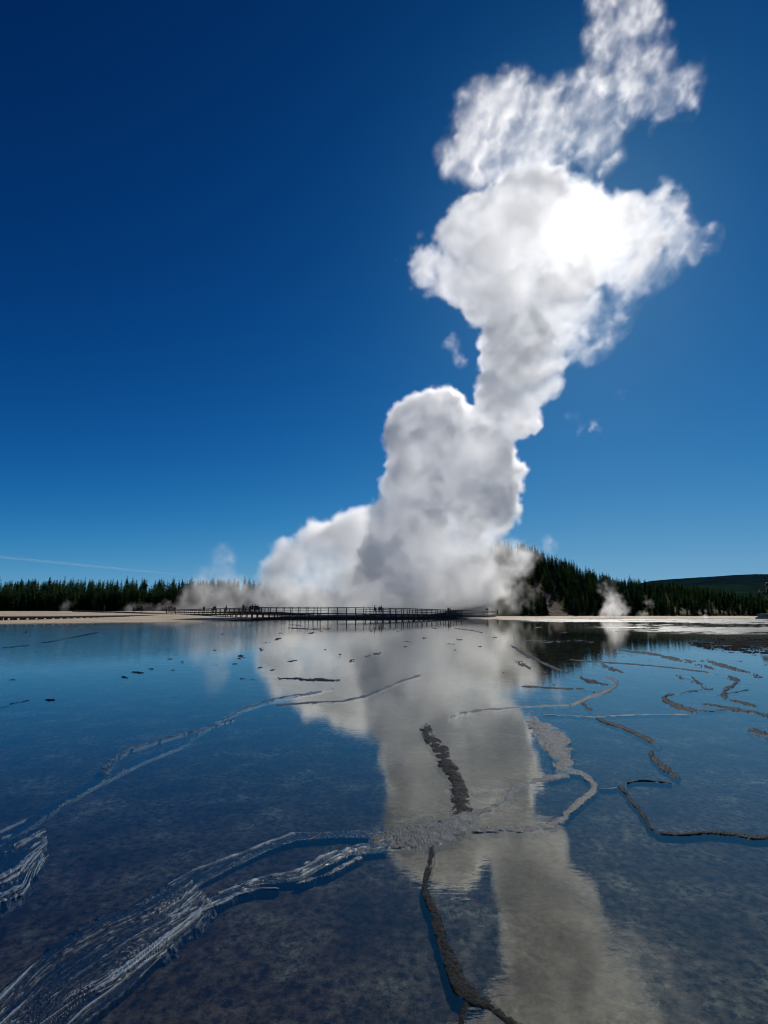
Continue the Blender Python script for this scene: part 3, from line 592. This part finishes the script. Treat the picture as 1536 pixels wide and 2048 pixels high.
for i in range(8):
    V, Fc, T, TF = conifer(40 + i, dead=(i == 7), wide=[1, .85, 1.15, .75, 1.0, 1.3, .9, 1][i])
    cm = bpy.data.meshes.new('crown'); cm.from_pydata(V, [], Fc); cm.materials.append(M_need[i % 3] if i != 7 else M_bark)
    tm = bpy.data.meshes.new('trunk'); tm.from_pydata(T, [], TF); tm.materials.append(M_bark)
    CON.append((cm, tm, np.array(V), np.array(Fc)))
def tree(x, Y, h, v, rz, label, group, name='conifer_tree'):
    r = empty(name, (x, Y, float(ground_z(x, Y)) - .1), rz); r.scale = (h, h, h); tag(r, label, 'tree', group)
    link(bpy.data.objects.new('crown', CON[v][0]), r); link(bpy.data.objects.new('trunk', CON[v][1]), r)
rnd = random.Random(5)
def forest(name, pts, label):
    Vs = []; Fs = []; mi = []; off = 0
    for x, Y, h, v, rz, z in pts:
        V, Fc = CON[v][2], CON[v][3]; c, s = math.cos(rz), math.sin(rz)
        Q = np.stack([(V[:, 0] * c - V[:, 1] * s) * h + x, (V[:, 0] * s + V[:, 1] * c) * h + Y, V[:, 2] * h + z], 1)
        Vs.append(Q); Fs.append(Fc + off); off += len(V); mi += [v % 3] * len(Fc)
    V = np.concatenate(Vs); Fc = np.concatenate(Fs)
    me = bpy.data.meshes.new(name); me.vertices.add(len(V)); me.vertices.foreach_set('co', V.astype(np.float32).ravel())
    me.loops.add(len(Fc) * 3); me.loops.foreach_set('vertex_index', Fc.astype(np.int32).ravel()); me.polygons.add(len(Fc))
    me.polygons.foreach_set('loop_start', np.arange(0, len(Fc) * 3, 3, dtype=np.int32)); me.polygons.foreach_set('material_index', np.array(mi, np.int32))
    for m_ in M_need: me.materials.append(m_)
    me.update(calc_edges=True); me.validate()
    return tag(link(bpy.data.objects.new(name, me)), label, 'forest', kind='stuff')
# left treeline, front row one by one
px = -8.
ntree = 0
while px < 530 and ntree < 150:
    Y_ = 232 + rnd.uniform(-5, 5); x = (px - 768) / F * Y_ / (math.cos(PITCH)) * .985
    h = (W(px, 1222, Y_).z + W(px, 1222 - rnd.uniform(48, 60), Y_).z - 2 * 0) * 0 + (rnd.uniform(38, 51) * Y_ / F)
    tree(x, Y_, h, rnd.choice([0, 1, 2, 3, 4, 5, 6, 0, 1, 2]), rnd.uniform(0, 6.28), 'dark conifer in the front row of the flat treeline behind the left shore', 'conifers in the left treeline'); ntree += 1
    px += rnd.uniform(2.4, 4.6)
pts = []
for i in range(900):
    Y_ = rnd.uniform(238, 300); px = rnd.uniform(-60, 960); x = (px - 768) / F * Y_
    h = rnd.uniform(39, 50) * 240 / F * rnd.choice([1, 1, 1, 1.1]); pts.append((x, Y_, h, rnd.randrange(7), rnd.uniform(0, 6.28), float(ground_z(x, Y_)) - .1))
forest('forest', pts, 'dense dark conifer forest filling in behind the left treeline')
# hill trees
cand = []
tries = 0
while len(cand) < 2600 and tries < 30000:
    tries += 1
    x = rnd.uniform(16, 260); Y_ = 142 + 120 * rnd.random() ** 1.0
    if abs(x - 50 - (Y_ - 150) * .12) < 4.5 - (Y_ - 140) * .08 and Y_ < 185 and rnd.random() < .93: continue
    f = float(fbm(x * .05, Y_ * .05, 12))
    if f > .64 and x > 85 and rnd.random() < .8: continue
    if 768 + x / Y_ * 1043 < 1025 and Y_ < 205: continue
    h = rnd.uniform(4.4, 8.0) * (1.12 if rnd.random() < .1 else 1)
    if x > 80: h *= .72
    if Y_ < 150: h *= rnd.uniform(.4, .9)
    cand.append((x, Y_, h))
def pxof(x, Y_, z):
    c_, s_ = math.cos(PITCH), math.sin(PITCH); dz = z - CAMH; d = Y_ * c_ + dz * s_; u = -Y_ * s_ + dz * c_
    return 768 + x / d * F, 1024 - u / d * F
inv = [c for c in cand if -20 < pxof(c[0], c[1], 2)[0] < 1556]
big = sorted(inv, key=lambda c: -(c[2] / c[1]) * (1.8 if c[1] > 225 else 1))[:168]; bs = set(big)
for x, Y_, h in big:
    p = pxof(x, Y_, float(ground_z(x, Y_)))
    if p[0] < 1100: lab, grp = 'dark conifer on the steep hill rising right of the steam', 'conifers on the steep hill beside the steam'
    elif Y_ > 215: lab, grp = 'spindly conifer on the skyline of the right-hand hill', 'conifers along the skyline of the right hill'
    else: lab, grp = 'conifer on the lower slope behind the glittering flats', 'conifers on the lower right slope'
    tree(x, Y_, h, rnd.choice([0, 1, 2, 3, 4, 5, 6, 3, 7] if Y_ > 215 else [0, 1, 2, 3, 4, 5, 6]), rnd.uniform(0, 6.28), lab, grp)
forest('hill_forest', [(x, Y_, h, rnd.randrange(7), rnd.uniform(0, 6.28), float(ground_z(x, Y_)) - .1) for x, Y_, h in cand if (x, Y_, h) not in bs] +
       [(x, Y_, rnd.uniform(5, 8), rnd.randrange(7), rnd.uniform(0, 6.28), float(ground_z(x, Y_)) - .1) for x, Y_ in [(rnd.uniform(25, 330), rnd.uniform(225, 300)) for _ in range(500)]],
       'massed dark conifers covering the hill on the right')

# ------------------------------------------------------------------ steam
def steam_group(mat, dens_k, mn, mx, VX, seed, amp):
    ng = bpy.data.node_groups.new('steam', 'GeometryNodeTree')
    ng.interface.new_socket('Geometry', in_out='INPUT', socket_type='NodeSocketGeometry'); ng.interface.new_socket('Geometry', in_out='OUTPUT', socket_type='NodeSocketGeometry')
    N = ng.nodes; L = ng.links
    def nd(ty, **k):
        x = N.new(ty)
        for a, b in k.items(): setattr(x, a, b)
        return x
    gi = nd('NodeGroupInput'); go = nd('NodeGroupOutput'); pos = nd('GeometryNodeInputPosition')
    prox = nd('GeometryNodeProximity', target_element='FACES'); L.new(gi.outputs[0], prox.inputs[0])
    def samp(ty, src):
        s = nd('GeometryNodeSampleNearestSurface', data_type=ty); L.new(gi.outputs[0], s.inputs[0]); L.new(src, s.inputs['Value']); return s.outputs['Value']
    def attr(nm): a = nd('GeometryNodeInputNamedAttribute', data_type='FLOAT'); a.inputs[0].default_value = nm; return samp('FLOAT', a.outputs[0])
    wisp = attr('wisp'); dn = attr('dens'); nor = samp('FLOAT_VECTOR', nd('GeometryNodeInputNormal').outputs[0])
    def put(x, i, s):
        if s is None: return
        if hasattr(s, 'node'): L.new(s, x.inputs[i])
        else: x.inputs[i].default_value = s
    def VM(op, a, b=None):
        x = nd('ShaderNodeVectorMath', operation=op); put(x, 0, a); put(x, 1, b)
        return x.outputs['Value'] if op in ('DOT_PRODUCT', 'LENGTH') else x.outputs[0]
    def MA(op, a, b=None, c=None, clamp=False):
        x = nd('ShaderNodeMath', operation=op, use_clamp=clamp); put(x, 0, a); put(x, 1, b); put(x, 2, c); return x.outputs[0]
    diff = VM('SUBTRACT', prox.outputs['Position'], pos.outputs[0])
    depth = MA('MULTIPLY', prox.outputs['Distance'], MA('SIGN', VM('DOT_PRODUCT', diff, nor)))
    off = VM('ADD', pos.outputs[0], (seed * 31.7, seed * 13.1, 0.))
    def noise(sc, de, ro, dist=0):
        x = nd('ShaderNodeTexNoise'); x.inputs['Scale'].default_value = sc; x.inputs['Detail'].default_value = de; x.inputs['Roughness'].default_value = ro; x.inputs['Distortion'].default_value = dist
        L.new(off, x.inputs['Vector']); return x.outputs[0]
    b1 = MA('MULTIPLY', MA('SUBTRACT', noise(.05 / amp, 2, .5), .5), MA('MULTIPLY_ADD', wisp, 16. * amp, 8. * amp))
    d1 = noise(.12 / amp, 6, .66, .4)
    bil = MA('ABSOLUTE', MA('SUBTRACT', noise(.11 / amp, 3, .55), .5))      # billows
    b2 = MA('MULTIPLY', MA('SUBTRACT', d1, .47), MA('MULTIPLY_ADD', wisp, 30. * amp, 12. * amp))
    b3 = MA('MULTIPLY', MA('SUBTRACT', bil, .06), 12. * amp)
    e = MA('ADD', MA('ADD', depth, b1), MA('ADD', b2, b3))
    soft = MA('DIVIDE', e, MA('MULTIPLY_ADD', wisp, 8. * amp, 1.2 * amp), clamp=True)
    soft = MA('MULTIPLY', soft, MA('MULTIPLY_ADD', depth, .22 / amp, 1.15, clamp=True))      # no stray crumbs far outside
    dens = MA('MULTIPLY', MA('MULTIPLY', soft, MA('MAXIMUM', MA('MULTIPLY_ADD', MA('MAXIMUM', depth, 0.), -.22 / amp, 2.2), .55)), MA('MULTIPLY', dn, dens_k))
    clump = MA('MULTIPLY_ADD', noise(.06 / amp, 4, .6, .3), 3.2, -.65)      # light and dark clumps inside
    clump = MA('MINIMUM', MA('MAXIMUM', clump, .25), 2.2)
    ax = (.40, .15, .90); pd = VM('DOT_PRODUCT', off, ax); sc = nd('ShaderNodeVectorMath', operation='SCALE'); sc.inputs[0].default_value = ax; L.new(MA('MULTIPLY', pd, .45), sc.inputs['Scale'])
    st_ = nd('ShaderNodeTexNoise'); st_.inputs['Scale'].default_value = .15 / amp; st_.inputs['Detail'].default_value = 7; st_.inputs['Roughness'].default_value = .64; st_.inputs['Distortion'].default_value = .5
    L.new(VM('SUBTRACT', off, sc.outputs[0]), st_.inputs['Vector'])      # drawn out along the wind
    wn = MA('POWER', MA('MULTIPLY', st_.outputs[0], 1.9), 8.)                               # torn threads where the steam thins out
    wk = MA('ADD', MA('MULTIPLY', wn, wisp), MA('SUBTRACT', 1., wisp))
    dens = MA('MULTIPLY', MA('MULTIPLY', dens, MA('MULTIPLY_ADD', wisp, -.5, 1.)), MA('MULTIPLY', clump, wk))
    vc = nd('GeometryNodeVolumeCube'); L.new(dens, vc.inputs['Density'])
    vc.inputs['Min'].default_value = mn; vc.inputs['Max'].default_value = mx
    for i, a_ in enumerate('XYZ'): vc.inputs['Resolution ' + a_].default_value = max(8, int((mx[i] - mn[i]) / VX))
    sm = nd('GeometryNodeSetMaterial'); L.new(vc.outputs[0], sm.inputs[0]); sm.inputs['Material'].default_value = mat
    s2 = nd('GeometryNodeSetMaterial'); L.new(gi.outputs[0], s2.inputs[0]); s2.inputs['Material'].default_value = M_hull     # added near-clear surface that gives the steam volume a mesh face
    jn = nd('GeometryNodeJoinGeometry'); L.new(s2.outputs[0], jn.inputs[0]); L.new(sm.outputs[0], jn.inputs[0])
    L.new(jn.outputs[0], go.inputs[0])
    return ng
def steam_mat(aniso):
    mat = bpy.data.materials.new('steam'); mat.use_nodes = True; mt = mat.node_tree; mt.nodes.clear()
    o = mt.nodes.new('ShaderNodeOutputMaterial'); ad = mt.nodes.new('ShaderNodeAddShader'); at_ = mt.nodes.new('ShaderNodeAttribute'); at_.attribute_name = 'density'
    ad2 = mt.nodes.new('ShaderNodeAddShader'); mt.links.new(ad2.outputs[0], ad.inputs[0])
    for k_, (g_, w_) in enumerate(((aniso, .96), (.78, .035), (.965, .006))):       # droplets: broad scattering plus forward peaks that glow round the sun
        vs = mt.nodes.new('ShaderNodeVolumeScatter'); vs.inputs['Color'].default_value = (.999, .999, .999, 1); vs.inputs['Anisotropy'].default_value = g_
        m_ = mt.nodes.new('ShaderNodeMath'); m_.operation = 'MULTIPLY'; m_.inputs[1].default_value = w_
        mt.links.new(at_.outputs['Fac'], m_.inputs[0]); mt.links.new(m_.outputs[0], vs.inputs['Density']); mt.links.new(vs.outputs[0], (ad2.inputs[0], ad2.inputs[1], ad.inputs[1])[k_])
    mt.links.new(ad.outputs[0], o.inputs['Volume'])
    return mat
M_steam = steam_mat(.35)
M_hull = bpy.data.materials.new('steam_hull_surface'); M_hull.use_nodes = True; vt = M_hull.node_tree; vt.nodes.clear()
vo = vt.nodes.new('ShaderNodeOutputMaterial'); vm = vt.nodes.new('ShaderNodeMixShader'); vm.inputs[0].default_value = .003
va = vt.nodes.new('ShaderNodeBsdfTransparent'); vb = vt.nodes.new('ShaderNodeBsdfTranslucent'); vt.links.new(va.outputs[0], vm.inputs[1]); vt.links.new(vb.outputs[0], vm.inputs[2]); vt.links.new(vm.outputs[0], vo.inputs['Surface'])
def steam(name, B, YP, label, VX, seed=1, amp=1., k=1., margin=7, zmin=0., rv=2.2):
    rnd = random.Random(seed); P = []; Rr = []; Wi = []; De = []
    bm = bmesh.new()
    for q in B:
        px, py, r, wi = q[:4]; de = q[4] if len(q) > 4 else .12 * (1 - .75 * wi)
        c, t_ = at(px, py, YP); rr = r * t_ / F; c.y += rnd.uniform(-.25, .25) * rr + (q[5] if len(q) > 5 else 0)
        P.append(c); Rr.append(rr); Wi.append(wi); De.append(de)
        bmesh.ops.create_icosphere(bm, subdivisions=3, radius=rr, matrix=Matrix.Translation(c))
    me = bpy.data.meshes.new(name); bm.to_mesh(me); bm.free(); ob = link(bpy.data.objects.new(name, me))
    m = ob.modifiers.new('r', 'REMESH'); m.mode = 'VOXEL'; m.voxel_size = rv * amp
    m = ob.modifiers.new('s', 'SMOOTH'); m.factor = .5; m.iterations = 5
    me2 = bpy.data.meshes.new_from_object(ob.evaluated_get(C.evaluated_depsgraph_get())); ob.modifiers.clear(); ob.data = me2; me2.name = name
    n = len(me2.vertices); v = np.empty(n * 3, np.float32); me2.vertices.foreach_get('co', v); v = v.reshape(-1, 3)
    d = np.linalg.norm(v[:, None] - np.array([tuple(p) for p in P])[None], axis=2) - np.array(Rr)[None]
    kk = np.exp(-np.clip(d - d.min(1, keepdims=True), 0, 60 * amp) / (3. * amp)); sm = kk.sum(1)
    for nm, arr in (('wisp', Wi), ('dens', De)):
        me2.attributes.new(nm, 'FLOAT', 'POINT').data.foreach_set('value', ((kk * np.array(arr)).sum(1) / sm).astype(np.float32))
    mn = v.min(0) - margin * amp; mx = v.max(0) + margin * amp; mn[2] = max(mn[2], zmin)
    me2.materials.append(M_hull); me2.materials.append(M_steam)
    md = ob.modifiers.new('steam', 'NODES'); md.node_group = steam_group(M_steam, k, mn.tolist(), mx.tolist(), VX, seed, amp)
    return tag(ob, label, 'steam')
D0 = .10
PL = [(562,1135,50,.3),(548,1190,50,.5),(605,1110,45,.1),(530,1165,30,.7),(650,1105,60,.1),(640,1190,60,.1),(710,1080,55,.1),(720,1180,70,0),(765,1050,52,.05),(800,1150,90,0),(880,1150,90,0),(950,1160,60,.1),(1000,1195,40,.6),(1020,1120,38,.8),(840,1060,90,0),(920,1060,80,0),(960,1000,80,0),
(828,840,50,0),(890,828,50,0),(810,880,38,0),(850,900,70,0),(840,970,75,0),(960,890,75,0),(985,960,60,0),
(1010,780,58,0,.14),(1015,830,55,0),(1068,765,45,.15,.06),(1095,705,48,.4,.05),(1150,655,50,.7,.03),(1055,850,28,.1),(1040,700,82,0,.13),(1060,620,95,0,.06),(1110,770,25,.6),
(1050,480,125,0,.05),(960,470,70,0,.05),(915,505,48,.15,.06),(885,460,14,.4,.05),(920,560,50,.05,.05),(1000,570,90,0,.05),(1100,562,85,.1,.05),(1150,480,100,.05,.04),(1040,400,60,.05,.05),(1150,400,45,.2,.04),
(838,512,26,.4,.06),(850,560,32,.5,.05),(1250,470,75,.35,.05),(1330,430,55,.5,.05),(1380,480,42,.75,.03),(1280,550,55,.85,.022),(1200,635,52,.85,.022),(1180,700,28,.9,.02),(1315,560,28,.95,.015),
(955,300,68,.65,.04),(965,225,58,.65,.04),(1010,190,48,.7,.03),(905,315,26,.8,.03),(1040,290,78,.7,.03),(1125,260,68,.85,.025),(1200,210,68,.85,.025),(1300,180,60,.8,.025),(1360,190,40,.8,.025),(1255,95,70,.85,.025),(1250,15,72,.85,.025),(1200,290,45,.95,.02),(1255,-60,85,.9,.025),(1260,-140,90,.9,.025)]
STEAM_VX = .65
steam('steam_plume', PL, 172., 'huge white steam plume towering over the boardwalk and bursting wide round the sun', STEAM_VX, 1, k=1.25)
steam('steam_cloud', [(430, 1150, 32, .6, .03), (400, 1195, 38, .6, .05), (385, 1215, 26, .7, .05), (448, 1112, 22, .8, .025), (455, 1195, 45, .4, .045), (420, 1215, 40, .4, .045), (495, 1205, 40, .4, .05)], 165., 'soft low bank of steam at the left foot of the huge plume', .9, 2, .6, margin=6)
steam('steam_cloud', [(985, 1200, 34, .4, .08), (1010, 1165, 30, .6, .06), (1005, 1215, 26, .4, .08), (1035, 1190, 24, .8, .05), (1020, 1130, 22, .85, .04), (1045, 1215, 16, .8, .05), (940, 1215, 30, .4, .08)], 143., 'swirling thinner steam at the right foot of the huge plume before the hill trees', .7, 11, .5, margin=6)
steam('steam_cloud', [(1222, 1222, 20, .3, .35), (1235, 1205, 15, .4, .3), (1215, 1205, 12, .5, .25), (1213, 1180, 15, .9, .08), (1240, 1215, 18, .7, .12), (1225, 1165, 10, 1., .05)], 112., 'small bright steam puff rising from the shore in front of the right-hand hill', .35, 3, .28, margin=6)
steam('steam_cloud', [(1290, 1228, 8, .6, .4), (1282, 1232, 7, .6, .4), (1298, 1208, 8, .9, .15)], 112., 'faint low wisp of steam just right of the small bright puff', .3, 4, .18, margin=6)
steam('steam_cloud', [(1412, 1236, 7, .3, .9), (1408, 1240, 6, .3, .9)], 108., 'tiny round puff of steam farthest right along the shore', .25, 5, .15, margin=6)
steam('steam_cloud', [(250, 1217, 9, .6, .10), (262, 1212, 7, .8, .06), (300, 1213, 10, .8, .06), (318, 1217, 10, .6, .10), (335, 1212, 10, .8, .06), (285, 1215, 8, .8, .05)], 172., 'thin ground steam drifting behind the walkers below the left treeline', .6, 6, .3, margin=6, zmin=1.)
steam('steam_cloud', [(130, 1213, 10, .9, .04), (140, 1205, 7, .9, .03)], 172., 'barely visible wisp of steam in front of the far left trees', .6, 7, .25, margin=6, zmin=1.)
steam('steam_wisp', [(1150, 832, 12, .85, .07), (1163, 852, 12, .85, .07)], 172., 'torn faint shred of steam right of the narrow neck', .7, 8, .5, margin=6)
steam('steam_wisp', [(1190, 852, 10, .85, .07)], 172., 'lower of the faint shreds drifting right of the neck', .7, 12, .5, margin=6)
steam('steam_wisp', [(1238, 792, 12, .85, .07)], 172., 'topmost faint shred of steam farthest right of the neck', .7, 13, .5, margin=6)
steam('steam_wisp', [(905, 688, 15, .85, .05), (916, 722, 14, .85, .05)], 172., 'faint shred of steam left of the narrow neck', .8, 9, .5, margin=6)
steam('steam_wisp', [(1095, 1090, 14, .8, .07), (1100, 1108, 9, .9, .05)], 150., 'small detached tuft of steam above the hilltop trees', .6, 10, .4, margin=6)

# contrail low over the left horizon
bm = bmesh.new(); bmesh.ops.create_icosphere(bm, subdivisions=4, radius=1); me = bpy.data.meshes.new('contrail'); bm.to_mesh(me); bm.free()
ct, tt_, ot = bpy.data.materials.new('contrail'), None, None
ct.use_nodes = True; tt_ = ct.node_tree; tt_.nodes.clear(); ot = tt_.nodes.new('ShaderNodeOutputMaterial'); pv = tt_.nodes.new('ShaderNodeVolumePrincipled')
pv.inputs['Density'].default_value = .0007; pv.inputs['Color'].default_value = (1, 1, 1, 1); pv.inputs['Anisotropy'].default_value = .3; tt_.links.new(pv.outputs[0], ot.inputs['Volume']); me.materials.append(ct)
a, b_ = W(-160, 1098, 9000), W(385, 1152, 9000); o = link(bpy.data.objects.new('contrail', me))
o.location = (a + b_) / 2; o.scale = ((b_ - a).length / 2, 70, 26); o.rotation_euler = (0, -math.atan2(b_.z - a.z, b_.x - a.x), 0)
tag(o, 'thin pale contrail slanting down low over the left treeline', 'contrail')
